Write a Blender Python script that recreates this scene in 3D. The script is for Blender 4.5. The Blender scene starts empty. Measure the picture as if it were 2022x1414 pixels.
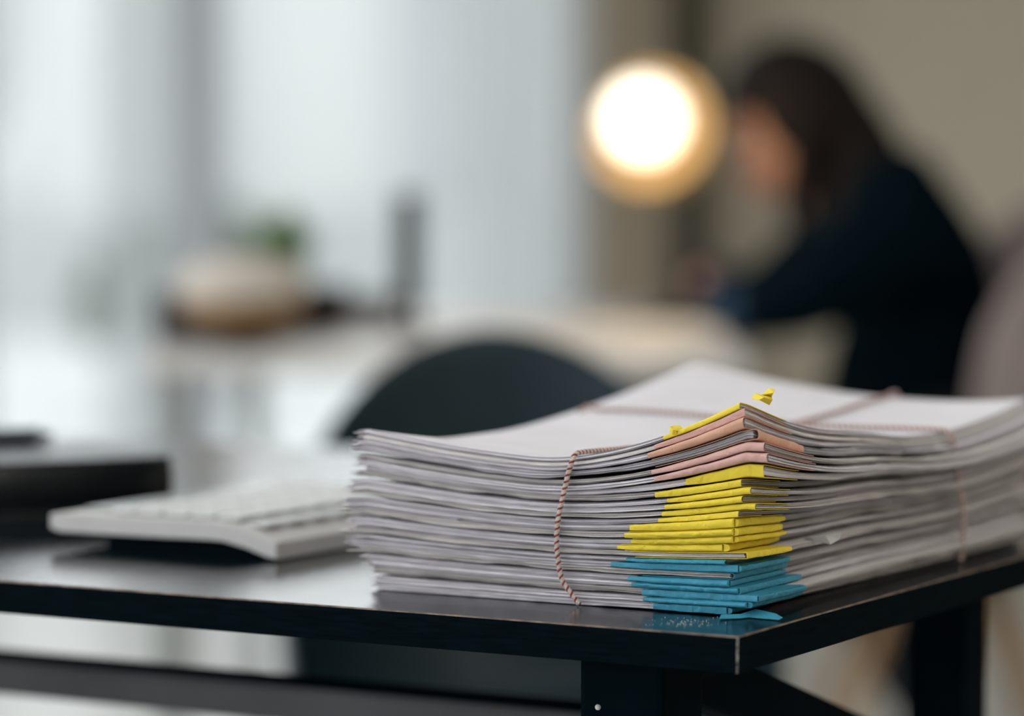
import bpy, bmesh, math, random
import numpy as np
from mathutils import Vector, Matrix

C = bpy.context.scene.collection
SC = bpy.context.scene
R = math.radians

# ------------------------------------------------------------------ camera
W_PX, H_PX = 2022.0, 1414.0
FPX = 6487.0
PITCH = math.atan(357.0 / FPX)
ZT = 0.74                                   # table top height
CAM = Vector((0, 0, ZT + 0.211))
cd = bpy.data.cameras.new('camera'); cam = bpy.data.objects.new('camera', cd); C.objects.link(cam)
cam.location = CAM; cam.rotation_euler = (math.pi / 2 - PITCH, 0, 0)
cd.sensor_width = 36.0; cd.lens = FPX / W_PX * 36.0
cd.clip_start = 0.05; cd.clip_end = 200
cd.dof.use_dof = True; cd.dof.focus_distance = 1.59; cd.dof.aperture_fstop = 3.2
SC.camera = cam

SC.view_settings.view_transform = 'Standard'
SC.view_settings.look = 'None'
SC.view_settings.gamma = 1.0
SC.view_settings.use_curve_mapping = False
SC.view_settings.exposure = 0.0

# ------------------------------------------------------------------ sky: overcast, brighter overhead
wd = bpy.data.worlds.new('sky'); SC.world = wd; wd.use_nodes = True
nt = wd.node_tree; nt.nodes.clear()
tc = nt.nodes.new('ShaderNodeTexCoord'); sp = nt.nodes.new('ShaderNodeSeparateXYZ')
rp = nt.nodes.new('ShaderNodeValToRGB'); bg = nt.nodes.new('ShaderNodeBackground'); wo = nt.nodes.new('ShaderNodeOutputWorld')
rp.color_ramp.elements[0].position = 0.04; rp.color_ramp.elements[0].color = (0.30, 0.325, 0.34, 1)
rp.color_ramp.elements[1].position = 0.6; rp.color_ramp.elements[1].color = (0.96, 0.98, 1.0, 1)
e = rp.color_ramp.elements.new(0.12); e.color = (0.94, 0.97, 1.0, 1)
nt.links.new(tc.outputs['Generated'], sp.inputs[0]); nt.links.new(sp.outputs['Z'], rp.inputs[0])
nt.links.new(rp.outputs[0], bg.inputs[0]); nt.links.new(bg.outputs[0], wo.inputs[0])
bg.inputs[1].default_value = 2.6


def area_lamp(name, loc, rot, sx, sy, power, col):
    l = bpy.data.lights.new(name, 'AREA'); l.shape = 'RECTANGLE'; l.size = sx; l.size_y = sy; l.energy = power; l.color = col
    o = bpy.data.objects.new(name, l); C.objects.link(o); o.location = loc; o.rotation_euler = rot
    return o


# daylight from the tall windows on the left, a ceiling luminaire over the table, windows behind the camera, and an added fill
area_lamp('window_light_left', (-3.3, 2.2, 1.7), (0, R(-90), 0), 2.4, 6.0, 40, (0.90, 0.95, 1.0))
area_lamp('window_light_rear', (-2.3, -2.35, 1.7), (R(90), 0, 0), 1.5, 2.2, 9, (0.96, 0.97, 1.0))
area_lamp('ceiling_light', (-0.1, 1.9, 2.93), (0, 0, 0), 2.6, 2.6, 19, (0.97, 0.98, 1.0))
area_lamp('fill_light_right', (1.6, -0.5, 2.93), (0, 0, 0), 1.2, 1.2, 34, (1.0, 0.95, 0.90))  # unseen warm fill added at right rear to brighten the pile's right face

# ------------------------------------------------------------------ pixel helpers (find where things stand)
_cp, _sp = math.cos(PITCH), math.sin(PITCH)


def ray(px, py):
    dx = (px - W_PX / 2) / FPX; dz = -(py - H_PX / 2) / FPX
    return Vector((dx, _cp + dz * _sp, -_sp + dz * _cp))


def P(px, py, y):                            # point of the view ray at depth y
    r = ray(px, py); return CAM + r * (y / r.y)


def G(px, py, z=ZT):                         # point of the view ray at height z
    r = ray(px, py); return CAM + r * ((z - CAM.z) / r.z)


# ------------------------------------------------------------------ materials
def mat(name, col, rough=0.6, spec=0.5, metal=0.0, noise=0.0, nscale=20.0, bump=0.0, bscale=200.0, col2=None, sheen=0.0,
        stretch=None, coat=0.0):
    m = bpy.data.materials.new(name); m.use_nodes = True
    n = m.node_tree; b = n.nodes['Principled BSDF']
    b.inputs['Base Color'].default_value = (*col, 1); b.inputs['Roughness'].default_value = rough
    b.inputs['Specular IOR Level'].default_value = spec; b.inputs['Metallic'].default_value = metal
    if sheen: b.inputs['Sheen Weight'].default_value = sheen
    if coat: b.inputs['Coat Weight'].default_value = coat
    t = n.nodes.new('ShaderNodeTexCoord')
    src = t.outputs['Object']
    if stretch:
        mp = n.nodes.new('ShaderNodeMapping'); mp.inputs['Scale'].default_value = stretch
        n.links.new(src, mp.inputs[0]); src = mp.outputs[0]
    nz = n.nodes.new('ShaderNodeTexNoise'); nz.inputs['Scale'].default_value = nscale; nz.inputs['Detail'].default_value = 5
    n.links.new(src, nz.inputs['Vector'])
    r = n.nodes.new('ShaderNodeValToRGB'); r.color_ramp.elements[0].position = 0.35; r.color_ramp.elements[1].position = 0.65
    c2 = col2 if col2 else tuple(max(0, c * (1 - noise)) for c in col)
    r.color_ramp.elements[0].color = (*c2, 1); r.color_ramp.elements[1].color = (*col, 1)
    n.links.new(nz.outputs['Fac'], r.inputs[0]); n.links.new(r.outputs[0], b.inputs['Base Color'])
    if bump:
        n2 = n.nodes.new('ShaderNodeTexNoise'); n2.inputs['Scale'].default_value = bscale; n2.inputs['Detail'].default_value = 4
        n.links.new(src, n2.inputs['Vector'])
        bm_ = n.nodes.new('ShaderNodeBump'); bm_.inputs['Strength'].default_value = bump; bm_.inputs['Distance'].default_value = 0.002
        n.links.new(n2.outputs['Fac'], bm_.inputs['Height']); n.links.new(bm_.outputs[0], b.inputs['Normal'])
    return m


def emit(name, col, s):
    m = bpy.data.materials.new(name); m.use_nodes = True; n = m.node_tree
    b = n.nodes['Principled BSDF']; b.inputs['Base Color'].default_value = (*col, 1)
    b.inputs['Emission Color'].default_value = (*col, 1); b.inputs['Emission Strength'].default_value = s
    return m


def glass_mat():
    m = bpy.data.materials.new('window_glass'); m.use_nodes = True; n = m.node_tree; n.nodes.clear()
    o = n.nodes.new('ShaderNodeOutputMaterial'); mx = n.nodes.new('ShaderNodeMixShader')
    a = n.nodes.new('ShaderNodeBsdfTransparent'); g = n.nodes.new('ShaderNodeBsdfGlossy'); f = n.nodes.new('ShaderNodeFresnel')
    a.inputs[0].default_value = (0.97, 0.98, 0.975, 1); g.inputs['Roughness'].default_value = 0.02; f.inputs[0].default_value = 1.4
    n.links.new(f.outputs[0], mx.inputs[0]); n.links.new(a.outputs[0], mx.inputs[1]); n.links.new(g.outputs[0], mx.inputs[2])
    n.links.new(mx.outputs[0], o.inputs[0]); return m


def sheer_mat():
    m = bpy.data.materials.new('sheer_cloth'); m.use_nodes = True; n = m.node_tree; n.nodes.clear()
    o = n.nodes.new('ShaderNodeOutputMaterial'); mx = n.nodes.new('ShaderNodeMixShader'); m2 = n.nodes.new('ShaderNodeMixShader')
    a = n.nodes.new('ShaderNodeBsdfTransparent'); d = n.nodes.new('ShaderNodeBsdfDiffuse'); t = n.nodes.new('ShaderNodeBsdfTranslucent')
    d.inputs[0].default_value = (0.9, 0.92, 0.93, 1); t.inputs[0].default_value = (0.9, 0.92, 0.93, 1)
    mx.inputs[0].default_value = 0.6; m2.inputs[0].default_value = 0.45
    n.links.new(d.outputs[0], mx.inputs[1]); n.links.new(t.outputs[0], mx.inputs[2])
    n.links.new(a.outputs[0], m2.inputs[1]); n.links.new(mx.outputs[0], m2.inputs[2]); n.links.new(m2.outputs[0], o.inputs[0])
    return m


M = {
    'paper': mat('office_paper', (0.73, 0.705, 0.735), 0.75, 0.2, noise=0.07, nscale=25, bump=0.08, bscale=300),
    'paper_warm': mat('aged_office_paper', (0.70, 0.67, 0.66), 0.75, 0.2, noise=0.10, nscale=30, bump=0.08, bscale=300),
    'yellow': mat('yellow_paper', (0.82, 0.64, 0.05), 0.6, 0.3, noise=0.10, nscale=60, bump=0.25, bscale=350),
    'pink': mat('pink_paper', (0.66, 0.40, 0.36), 0.65, 0.3, noise=0.12, nscale=60, bump=0.25, bscale=350),
    'peach': mat('peach_paper', (0.66, 0.37, 0.26), 0.65, 0.3, noise=0.12, nscale=60, bump=0.25, bscale=350),
    'blue': mat('blue_paper', (0.042, 0.28, 0.41), 0.55, 0.35, noise=0.15, nscale=60, bump=0.25, bscale=350),
    'twine_white': mat('twine_white', (0.70, 0.60, 0.55), 0.9, 0.1, noise=0.25, nscale=900, bump=0.5, bscale=2000),
    'twine_red': mat('twine_red', (0.30, 0.06, 0.05), 0.9, 0.1, noise=0.3, nscale=900, bump=0.5, bscale=2000),
    'laminate': mat('black_laminate', (0.003, 0.008, 0.011), 0.11, 0.5, noise=0.4, nscale=40, bump=0.05, bscale=260, stretch=(1, 6, 1)),
    'edge_band': mat('black_edge_band', (0.0012, 0.005, 0.0075), 0.75, 0.02, noise=0.5, nscale=90, bump=0.10, bscale=120, stretch=(0.5, 0.5, 6)),
    'worn_edge': mat('worn_edge', (0.22, 0.16, 0.12), 0.6, 0.4, nscale=120, col2=(0.06, 0.045, 0.04)),
    'chip': mat('chipped_edge', (0.30, 0.29, 0.27), 0.7, 0.3, nscale=500, col2=(0.02, 0.03, 0.035)),
    'black_steel': mat('black_steel', (0.0012, 0.005, 0.008), 0.75, 0.02, noise=0.3, nscale=30),
    'grey_steel': mat('grey_steel', (0.06, 0.063, 0.067), 0.3, 0.5, metal=0.5, noise=0.3, nscale=12),
    'calc_body': mat('pale_plastic', (0.52, 0.51, 0.50), 0.4, 0.5, noise=0.05, nscale=40),
    'calc_key': mat('white_plastic', (0.60, 0.61, 0.60), 0.4, 0.5, noise=0.05, nscale=40),
    'calc_base': mat('dark_plastic', (0.002, 0.005, 0.008), 0.8, 0.03),
    'lcd': mat('grey_display', (0.18, 0.21, 0.19), 0.15, 0.6),
    'black_cover': mat('black_leatherette', (0.006, 0.010, 0.013), 0.24, 0.5, noise=0.3, nscale=60, bump=0.3, bscale=500),
    'page_block': mat('page_block', (0.35, 0.27, 0.22), 0.8, 0.2, nscale=200, col2=(0.2, 0.15, 0.12)),
    'ribbon': mat('grey_ribbon', (0.38, 0.41, 0.40), 0.6, 0.3),
    'navy_shell': mat('dark_navy_plastic', (0.005, 0.020, 0.028), 0.45, 0.3, noise=0.2, nscale=8),
    'mauve_shell': mat('mauve_upholstery', (0.34, 0.28, 0.27), 0.8, 0.2, noise=0.08, nscale=12, bump=0.2, bscale=300),
    'wood_leg': mat('beech_wood', (0.42, 0.27, 0.15), 0.5, 0.4, noise=0.3, nscale=20, stretch=(8, 8, 1)),
    'white_desk': mat('white_desk', (0.66, 0.64, 0.61), 0.35, 0.5, noise=0.04, nscale=5),
    'grey_leg': mat('grey_desk_leg', (0.30, 0.32, 0.31), 0.45, 0.5, noise=0.1, nscale=10),
    'walnut': mat('dark_walnut', (0.018, 0.010, 0.007), 0.5, 0.4, noise=0.4, nscale=25, stretch=(1, 8, 8)),
    'cream': mat('cream_cloth', (0.62, 0.56, 0.49), 0.9, 0.1, noise=0.12, nscale=30, bump=0.2, bscale=200),
    'rattan': mat('tan_weave', (0.32, 0.19, 0.09), 0.7, 0.3, noise=0.35, nscale=80, bump=0.4, bscale=200),
    'leaf': mat('plant_leaf', (0.11, 0.30, 0.02), 0.45, 0.5, noise=0.5, nscale=30),
    'pot': mat('pale_pot', (0.55, 0.55, 0.52), 0.5, 0.4),
    'soil': mat('potting_soil', (0.05, 0.035, 0.025), 0.95, 0.1, noise=0.5, nscale=100),
    'monitor': mat('charcoal_plastic', (0.008, 0.010, 0.009), 0.4, 0.5),
    'screen': mat('dark_screen', (0.01, 0.012, 0.014), 0.12, 0.6),
    'box_grey': mat('grey_card', (0.36, 0.34, 0.33), 0.8, 0.2, noise=0.06, nscale=20),
    'jacket': mat('black_navy_wool', (0.002, 0.007, 0.011), 1.0, 0.02, noise=0.3, nscale=60, bump=0.2, bscale=300),
    'cuff': mat('navy_blue_cotton', (0.020, 0.045, 0.085), 0.9, 0.1, noise=0.2, nscale=60),
    'trouser': mat('dark_trouser', (0.015, 0.018, 0.022), 0.9, 0.1, noise=0.3, nscale=60),
    'skin': mat('skin', (0.52, 0.27, 0.18), 0.5, 0.4, noise=0.12, nscale=30),
    'lips': mat('lips', (0.42, 0.12, 0.10), 0.45, 0.4),
    'eye': mat('eye_white', (0.75, 0.72, 0.70), 0.2, 0.5),
    'iris': mat('dark_iris', (0.02, 0.012, 0.008), 0.2, 0.5),
    'hair': mat('dark_brown_hair', (0.012, 0.008, 0.007), 0.6, 0.12, noise=0.4, nscale=60, stretch=(10, 10, 1)),
    'shoe': mat('black_shoe', (0.01, 0.01, 0.01), 0.4, 0.5),
    'shade_out': mat('brass_shade', (0.62, 0.42, 0.17), 0.45, 0.5, metal=0.2),
    'shade_in': mat('warm_reflector', (0.68, 0.52, 0.29), 0.8, 0.1),
    'bulb': emit('lit_bulb', (1.0, 0.92, 0.76), 2.0),
    'lamp_metal': mat('dark_lamp_metal', (0.05, 0.045, 0.035), 0.4, 0.5, metal=0.6),
    'floor': mat('pale_floor', (0.52, 0.52, 0.49), 0.30, 0.5, noise=0.10, nscale=2.0),
    'wall': mat('beige_wall', (0.66, 0.59, 0.47), 0.85, 0.2, noise=0.05, nscale=1.5),
    'white_wall': mat('white_wall', (0.74, 0.74, 0.72), 0.85, 0.2, noise=0.03, nscale=2),
    'ceiling': mat('white_ceiling', (0.78, 0.78, 0.77), 0.9, 0.1, noise=0.02, nscale=2),
    'frame': mat('window_frame_grey', (0.66, 0.69, 0.73), 0.5, 0.4, noise=0.05, nscale=4),
    'drape': mat('olive_drape', (0.13, 0.115, 0.075), 0.9, 0.1, noise=0.2, nscale=10),
    'drape_tan': mat('taupe_drape', (0.60, 0.51, 0.39), 0.9, 0.1, noise=0.12, nscale=8),
    'glass': glass_mat(), 'sheer': sheer_mat(),
    'concrete': mat('pale_concrete', (0.42, 0.44, 0.44), 0.8, 0.2, noise=0.08, nscale=1.0),
    'facade': mat('pale_render', (0.58, 0.585, 0.58), 0.8, 0.2, noise=0.05, nscale=0.6),
    'pier': mat('grey_render', (0.42, 0.44, 0.47), 0.8, 0.2, noise=0.08, nscale=1.0),
    'hedge': mat('greyish_hedge', (0.30, 0.35, 0.29), 0.8, 0.2, noise=0.4, nscale=6),
    'crumb': mat('white_crumb', (0.7, 0.7, 0.7), 0.8, 0.2),
    'ink': mat('blue_black_pen', (0.01, 0.015, 0.03), 0.3, 0.5),
    'sheet': mat('white_sheet', (0.76, 0.72, 0.66), 0.8, 0.2),
}


# ------------------------------------------------------------------ object helpers
def link(name, me, m=None, parent=None):
    o = bpy.data.objects.new(name, me); C.objects.link(o)
    if m is not None:
        for mm in (m if isinstance(m, (list, tuple)) else [m]): me.materials.append(mm)
    if parent: o.parent = parent
    return o


def obj(name, bm, m=None, parent=None, smooth=False):
    bmesh.ops.recalc_face_normals(bm, faces=bm.faces)
    me = bpy.data.meshes.new(name); bm.to_mesh(me); bm.free()
    if smooth: me.polygons.foreach_set('use_smooth', [True] * len(me.polygons))
    return link(name, me, m, parent)


def tag(o, label=None, cat=None, group=None, kind=None):
    if label: o['label'] = label
    if cat: o['category'] = cat
    if group: o['group'] = group
    if kind: o['kind'] = kind
    return o


def thing(name, label, cat, loc=(0, 0, 0), rz=0.0, group=None):
    o = bpy.data.objects.new(name, None); C.objects.link(o); o.location = loc; o.rotation_euler = (0, 0, rz)
    return tag(o, label, cat, group)


def struct(name, bm, m, **k):
    o = obj(name, bm, m, **k); o['kind'] = 'structure'; return o


def box(bm, c, s, rot=None, bev=0.0, mi=0):
    r = bmesh.ops.create_cube(bm, size=1.0)
    vs = r['verts']
    mt = Matrix.Translation(Vector(c)) @ (rot.to_4x4() if rot else Matrix.Identity(4)) @ Matrix.Diagonal((*s, 1))
    bmesh.ops.transform(bm, matrix=mt, verts=vs)
    if bev:
        es = list({e for v in vs for e in v.link_edges})
        bmesh.ops.bevel(bm, geom=es, offset=bev, segments=2, affect='EDGES', profile=0.6)
    return vs


def tube(bm, pts, rad, seg=12, cap=True, mi=0):
    pts = [Vector(p) for p in pts]; n = len(pts)
    rr = rad if isinstance(rad, (list, tuple)) else [rad] * n
    rings = []; up = None
    for i, p in enumerate(pts):
        t = (pts[min(i + 1, n - 1)] - pts[max(i - 1, 0)]).normalized()
        if up is None: up = Vector((0, 0, 1)) if abs(t.z) < 0.9 else Vector((1, 0, 0))
        a = (up - t * up.dot(t)).normalized(); b = t.cross(a); up = a
        rings.append([bm.verts.new(p + (a * math.cos(2 * math.pi * k / seg) + b * math.sin(2 * math.pi * k / seg)) * rr[i]) for k in range(seg)])
    fs = []
    for i in range(n - 1):
        for k in range(seg):
            fs.append(bm.faces.new((rings[i][k], rings[i][(k + 1) % seg], rings[i + 1][(k + 1) % seg], rings[i + 1][k])))
    if cap:
        fs.append(bm.faces.new(rings[0][::-1])); fs.append(bm.faces.new(rings[-1]))
    for f in fs: f.material_index = mi
    return rings


def lathe(bm, prof, seg=32, mt=None, close=False):
    rings = []
    for r, z in prof:
        if r < 1e-6: rings.append([bm.verts.new((0, 0, z))])
        else: rings.append([bm.verts.new((r * math.cos(2 * math.pi * k / seg), r * math.sin(2 * math.pi * k / seg), z)) for k in range(seg)])
    for a, b in zip(rings, rings[1:]):
        for k in range(seg):
            q = [a[k % len(a)], a[(k + 1) % len(a)], b[(k + 1) % len(b)], b[k % len(b)]]
            u = []
            for v in q:
                if v not in u: u.append(v)
            if len(u) > 2: bm.faces.new(u)
    if mt is not None: bmesh.ops.transform(bm, matrix=mt, verts=[v for r in rings for v in r])
    return rings


def prism(bm, poly, z0, z1):
    a = [bm.verts.new((x, y, z0)) for x, y in poly]; b = [bm.verts.new((x, y, z1)) for x, y in poly]
    n = len(poly); bm.faces.new(a[::-1]); bm.faces.new(b)
    for i in range(n): bm.faces.new((a[i], a[(i + 1) % n], b[(i + 1) % n], b[i]))


# ================================================================== SETTING
YB = 8.6                                      # depth of the far wall
XL, XR, YF = -3.5, 3.0, -2.4
HC = 3.0
bm = bmesh.new(); box(bm, ((XL + XR) / 2, (YF + YB) / 2, -0.05), (XR - XL + .4, YB - YF + .4, 0.1)); struct('floor', bm, M['floor'])
bm = bmesh.new(); box(bm, ((XL + XR) / 2, (YF + YB) / 2, HC + 0.05), (XR - XL + .4, YB - YF + .4, 0.1)); struct('ceiling', bm, M['ceiling'])
XW = P(1165, 350, YB).x                       # where the glazing ends and the beige wall begins
bm = bmesh.new(); box(bm, ((XW + XR) / 2, YB + .1, HC / 2), (XR - XW, 0.2, HC)); struct('wall_back', bm, M['wall'])
bm = bmesh.new(); box(bm, (XR + .1, (YF + YB) / 2, HC / 2), (0.2, YB - YF, HC)); struct('wall_right', bm, M['wall'])
# front wall behind the camera and left wall keep only piers and heads round their big openings
bm = bmesh.new()
box(bm, ((XL + XR) / 2, YF - .1, 0.25), (XR - XL, 0.2, 0.5)); box(bm, ((XL + XR) / 2, YF - .1, 2.9), (XR - XL, 0.2, 0.2))
box(bm, (.75, YF - .1, 1.65), (4.5, 0.2, 2.3)); box(bm, (-3.3, YF - .1, 1.65), (0.4, 0.2, 2.3))
struct('wall_front', bm, M['white_wall'])
bm = bmesh.new()
box(bm, (XL - .1, (YF + YB) / 2, 2.9), (0.2, YB - YF, 0.2)); box(bm, (XL - .1, (YF + YB) / 2, 0.15), (0.2, YB - YF, 0.3))
for y in (-2.3, 1.0, 4.4, 8.4): box(bm, (XL - .1, y, 1.55), (0.2, 0.3, 2.5))
struct('wall_left', bm, M['white_wall'])


def glazed(n, x0, x1):
    fr = bmesh.new()
    for x in (x0 + .03, x1 - .03): box(fr, (x, YB + .06, 1.45), (0.06, 0.08, 2.9), bev=.004)
    for z in (0.04, 2.86): box(fr, ((x0 + x1) / 2, YB + .06, z), (x1 - x0 - .12, 0.08, 0.08), bev=.004)
    o = struct('window_%d' % n, fr, M['frame'])
    g = bmesh.new(); box(g, ((x0 + x1) / 2, YB + .06, 1.45), (x1 - x0 - .12, 0.012, 2.74)); obj('pane', g, M['glass'], o)
    return o


xm1 = P(388, 350, YB).x; xm0 = P(-80, 350, YB).x
edges = [XL + .02, -2.5, xm0, xm1, XW]
for i in range(4): glazed(i + 1, edges[i], edges[i + 1])
bm = bmesh.new(); box(bm, ((XL + XW) / 2, YB + .1, 2.95), (XW - XL, 0.2, 0.1)); struct('trim_1', bm, M['white_wall'])


def curtain(name, x0, x1, y, m, label, folds, amp, z0=0.02, z1=2.9, group=None, seedv=0):
    rnd = random.Random(seedv); bm = bmesh.new(); n = folds * 10
    cols = []
    for i in range(n + 1):
        t = i / n; x = x0 + (x1 - x0) * t
        ph = t * folds * 2 * math.pi
        col = []
        for k in range(9):
            s = k / 8; a = amp * (0.7 + 0.3 * (1 - s)) * (1 + .2 * math.sin(ph * .37 + seedv))
            col.append(bm.verts.new((x + .006 * math.sin(s * 5 + t * 9), y + a * math.sin(ph + .3 * math.sin(3 * s)), z0 + (z1 - z0) * s)))
        cols.append(col)
    for a, b in zip(cols, cols[1:]):
        for k in range(8): bm.faces.new((a[k], b[k], b[k + 1], a[k + 1]))
    o = obj(name, bm, m, smooth=True)
    md = o.modifiers.new('solid', 'SOLIDIFY'); md.thickness = 0.0015
    return tag(o, label, 'curtain', group)


curtain('drape_curtain', P(1322, 0, 8.3).x, P(1412, 0, 8.3).x, 8.35, M['drape'],
        'narrow dark olive drape hanging behind the lit lamp', 4, .03, seedv=1)
curtain('drape_curtain', P(1180, 0, 8.3).x, P(1318, 0, 8.3).x, 8.38, M['drape_tan'],
        'taupe drape gathered at the window end, left of the dark drape', 5, .025, seedv=2)
curtain('sheer_curtain', P(900, 0, 8.3).x, P(1165, 0, 8.3).x, 8.40, M['sheer'],
        'sheer white curtain at the right end of the windows', 6, .03, seedv=3)
curtain('sheer_curtain', P(180, 0, 8.3).x, P(350, 0, 8.3).x, 8.40, M['sheer'],
        'sheer white curtain over the glazing at far left', 5, .03, seedv=4)

# outside, seen through the glass
bm = bmesh.new(); box(bm, (0, 31, -.20), (60, 44, .1)); struct('ground_outside', bm, M['concrete'])
bt = thing('pale_building', 'pale building with grey piers beyond the far windows', 'building', (0, 24, -.15))
bm = bmesh.new(); box(bm, (-1.0, 3.0, 1.6), (26, 6, 3.2)); obj('facade', bm, M['facade'], bt)
for px, w in ((400, .30), (-60, .25), (840, .16), (1010, .12)):
    bm = bmesh.new(); x = P(px, 350, 23.7).x; box(bm, (x, -.15, 1.6), (w, .28, 3.2)); obj('pier', bm, M['pier'], bt)
bm = bmesh.new(); box(bm, (-1, -.2, .45), (26, .4, .9)); obj('plinth', bm, M['concrete'], bt)
bm = bmesh.new()
a = P(-60, 420, 18); b = P(230, -60, 18); d = (b - a); ang = math.atan2(d.z, d.x)
box(bm, (a + b) / 2, (d.length * 1.6, .12, .16), Matrix.Rotation(-ang, 3, 'Y')); br = obj('brace_beam', bm, M['facade'])
br2 = thing('canopy_frame', 'white slanting canopy strut outside the far left window', 'canopy')
br.parent = br2
bm = bmesh.new(); tube(bm, [(a.x - .55, 18, -.15), (a.x - .55, 18, 3.6)], .06); obj('post', bm, M['white_wall'], br2)


def hedge(x, y, w, h, label, seedv):
    rnd = random.Random(seedv); t = thing('clipped_shrub', label, 'shrub', (x, y, -.15), 0, 'shrubs outside the windows')
    bm = bmesh.new()
    for i in range(900):
        ph = rnd.uniform(0, 2 * math.pi); u = rnd.uniform(-.4, 1)
        r = math.sqrt(max(0, 1 - u * u)) * rnd.uniform(.75, 1)
        c = Vector((r * math.cos(ph) * w / 2, r * math.sin(ph) * w * .35, h * .55 + u * h * .45))
        q = Matrix.Rotation(rnd.uniform(0, 6.28), 3, 'Z') @ Matrix.Rotation(rnd.uniform(-1, 1), 3, 'X'); s = .07
        vs = [bm.verts.new(c + q @ Vector(k)) for k in ((-s * .4, 0, 0), (0, -s, 0), (s * .4, 0, 0.01), (0, s, .02))]
        bm.faces.new(vs)
    obj('foliage', bm, M['hedge'], t)
    bm = bmesh.new(); tube(bm, [(0, 0, 0), (0, 0, h * .6)], .03); obj('stem', bm, M['walnut'], t)


hedge(P(310, 430, 15).x, 15, .75, .90, 'grey-green shrub outside, behind the potted plant', 1)
hedge(P(450, 430, 16.2).x, 16.2, .55, .95, 'grey-green shrub outside, right of its larger neighbour', 2)

# ================================================================== TABLE (foreground)
T0 = G(1457, 1257)
TL = G(0, 1146); TRp = G(2022, 1094)
du = (TL - T0); du.z = 0; du.normalize()
dv = (TRp - T0); dv.z = 0; dv.normalize()
dv2 = Vector((-du.y, du.x, 0));  dv2 = dv2 if dv2.dot(dv) > 0 else -dv2
print('table angle check', math.degrees(math.acos(du.dot(dv))), du, dv)
angd = math.atan2(dv2.y, dv2.x)
# table local frame: x = -du (towards the corner's right), y = dv2 (depth); corner at the origin
tb = thing('office_table', 'black laminate office table with worn edges carrying the paper pile', 'table', (T0.x, T0.y, 0), math.atan2(-du.y, -du.x))
TH = 0.0172; TLn = 1.6; TD = 0.80
bm = bmesh.new()
box(bm, (-TLn / 2, TD / 2, ZT - TH / 2), (TLn, TD, TH))
for f in bm.faces: f.material_index = 0 if f.normal.z > .5 else 1
es = [e for e in bm.edges if len(e.link_faces) == 2]
top_e = [e for e in es if all(abs(v.co.z - ZT) < 1e-5 for v in e.verts)]
r = bmesh.ops.bevel(bm, geom=top_e, offset=.0007, segments=1, affect='EDGES', material=2)
vert_e = [e for e in bm.edges if abs(e.verts[0].co.z - e.verts[1].co.z) > .01 and abs(e.verts[0].co.x) < .003 and abs(e.verts[0].co.y) < .003 and abs(e.verts[1].co.x) < .003 and abs(e.verts[1].co.y) < .003]
bmesh.ops.bevel(bm, geom=vert_e, offset=.0008, segments=1, affect='EDGES', material=3)
bm.normal_update()
o = obj('tabletop', bm, [M['laminate'], M['edge_band'], M['worn_edge'], M['chip']], tb)


def leg_bar(a, b, s, name='leg', m='black_steel', parent=tb):
    a, b = Vector(a), Vector(b); d = b - a
    bm = bmesh.new(); q = d.to_track_quat('Z', 'Y').to_matrix()
    box(bm, (a + b) / 2, (s[0], s[1], d.length), q, bev=.003)
    return obj(name, bm, M[m], parent)


LZ = ZT - TH
lg1 = leg_bar((-.078, .055, .0), (-.078, .055, LZ), (.045, .045))
lg2 = leg_bar((-.078, .45, .0), (-.078, .45, LZ - .02), (.036, .036))
leg_bar((-1.5, .055, .0), (-1.5, .055, LZ), (.045, .045)); leg_bar((-1.5, .46, .0), (-1.5, .46, LZ), (.03, .03))
leg_bar((-.078, .10, LZ - .018), (-.078, .43, LZ - .125), (.02, .030), 'brace')
leg_bar((-.10, .075, LZ - .02), (-.42, .46, .25), (.018, .018), 'brace')
leg_bar((-.078, .078, LZ - .010), (-.078, .77, LZ - .010), (.03, .02), 'end_rail')
leg_bar((-1.5, .03, LZ - .012), (-1.5, .77, LZ - .012), (.03, .02), 'end_rail')
leg_bar((-1.5, .78, .0), (-1.5, .78, LZ), (.03, .03))
# slim lower rail parallel to the long edge
rail = leg_bar((-1.49, .25, .642), (-.16, .25, .642), (.016, .022), 'long_rail', 'grey_steel')
leg_bar((-1.49, .25, .655), (-.16, .25, .655), (.020, .0045), 'rail_cap')
for hx in (-1.49, -.16): leg_bar((hx, .25, .655), (hx, .25, LZ), (.012, .012), 'hanger')
bm = bmesh.new(); bmesh.ops.create_uvsphere(bm, u_segments=16, v_segments=8, radius=.0015, matrix=Matrix.Translation((-.090, .0322, .6955)))
obj('screw', bm, M['calc_key'], lg1)


def tl(x, y, z=ZT):                            # table-local to world
    return Vector((T0.x, T0.y, 0)) + (-du) * x + dv2 * y + Vector((0, 0, z))


# ================================================================== PAPER PILE
N = G(1470, 1220); Lp = G(736, 1165)
eu = (Lp - N); eu.z = 0; wL = eu.length; eu.normalize()
ev = Vector((-eu.y, eu.x, 0)); ev = ev if ev.y > 0 else -ev
print('stack', wL, eu, ev)
LV = 0.378
ridge_y = [785, 799, 818, 846, 871, 892, 914, 945, 962, 979, 995, 1009, 1023, 1044, 1060, 1076, 1094, 1109, 1121, 1137, 1152, 1167, 1181, 1194, 1207]
ridge_x = [1464, 1472, 1476, 1492, 1512, 1519, 1508, 1468, 1486, 1472, 1494, 1464, 1456, 1455, 1452, 1432, 1476, 1440, 1460, 1446, 1444, 1462, 1497, 1478, 1440]
left_x = [1323, 1305, 1296, 1303, 1302, 1308, 1365, 1308, 1330, 1327, 1320, 1316, 1262, 1252, 1262, 1235, 1262, 1252, 1222, 1275, 1255, 1263, 1283, 1285, 1305]
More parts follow.
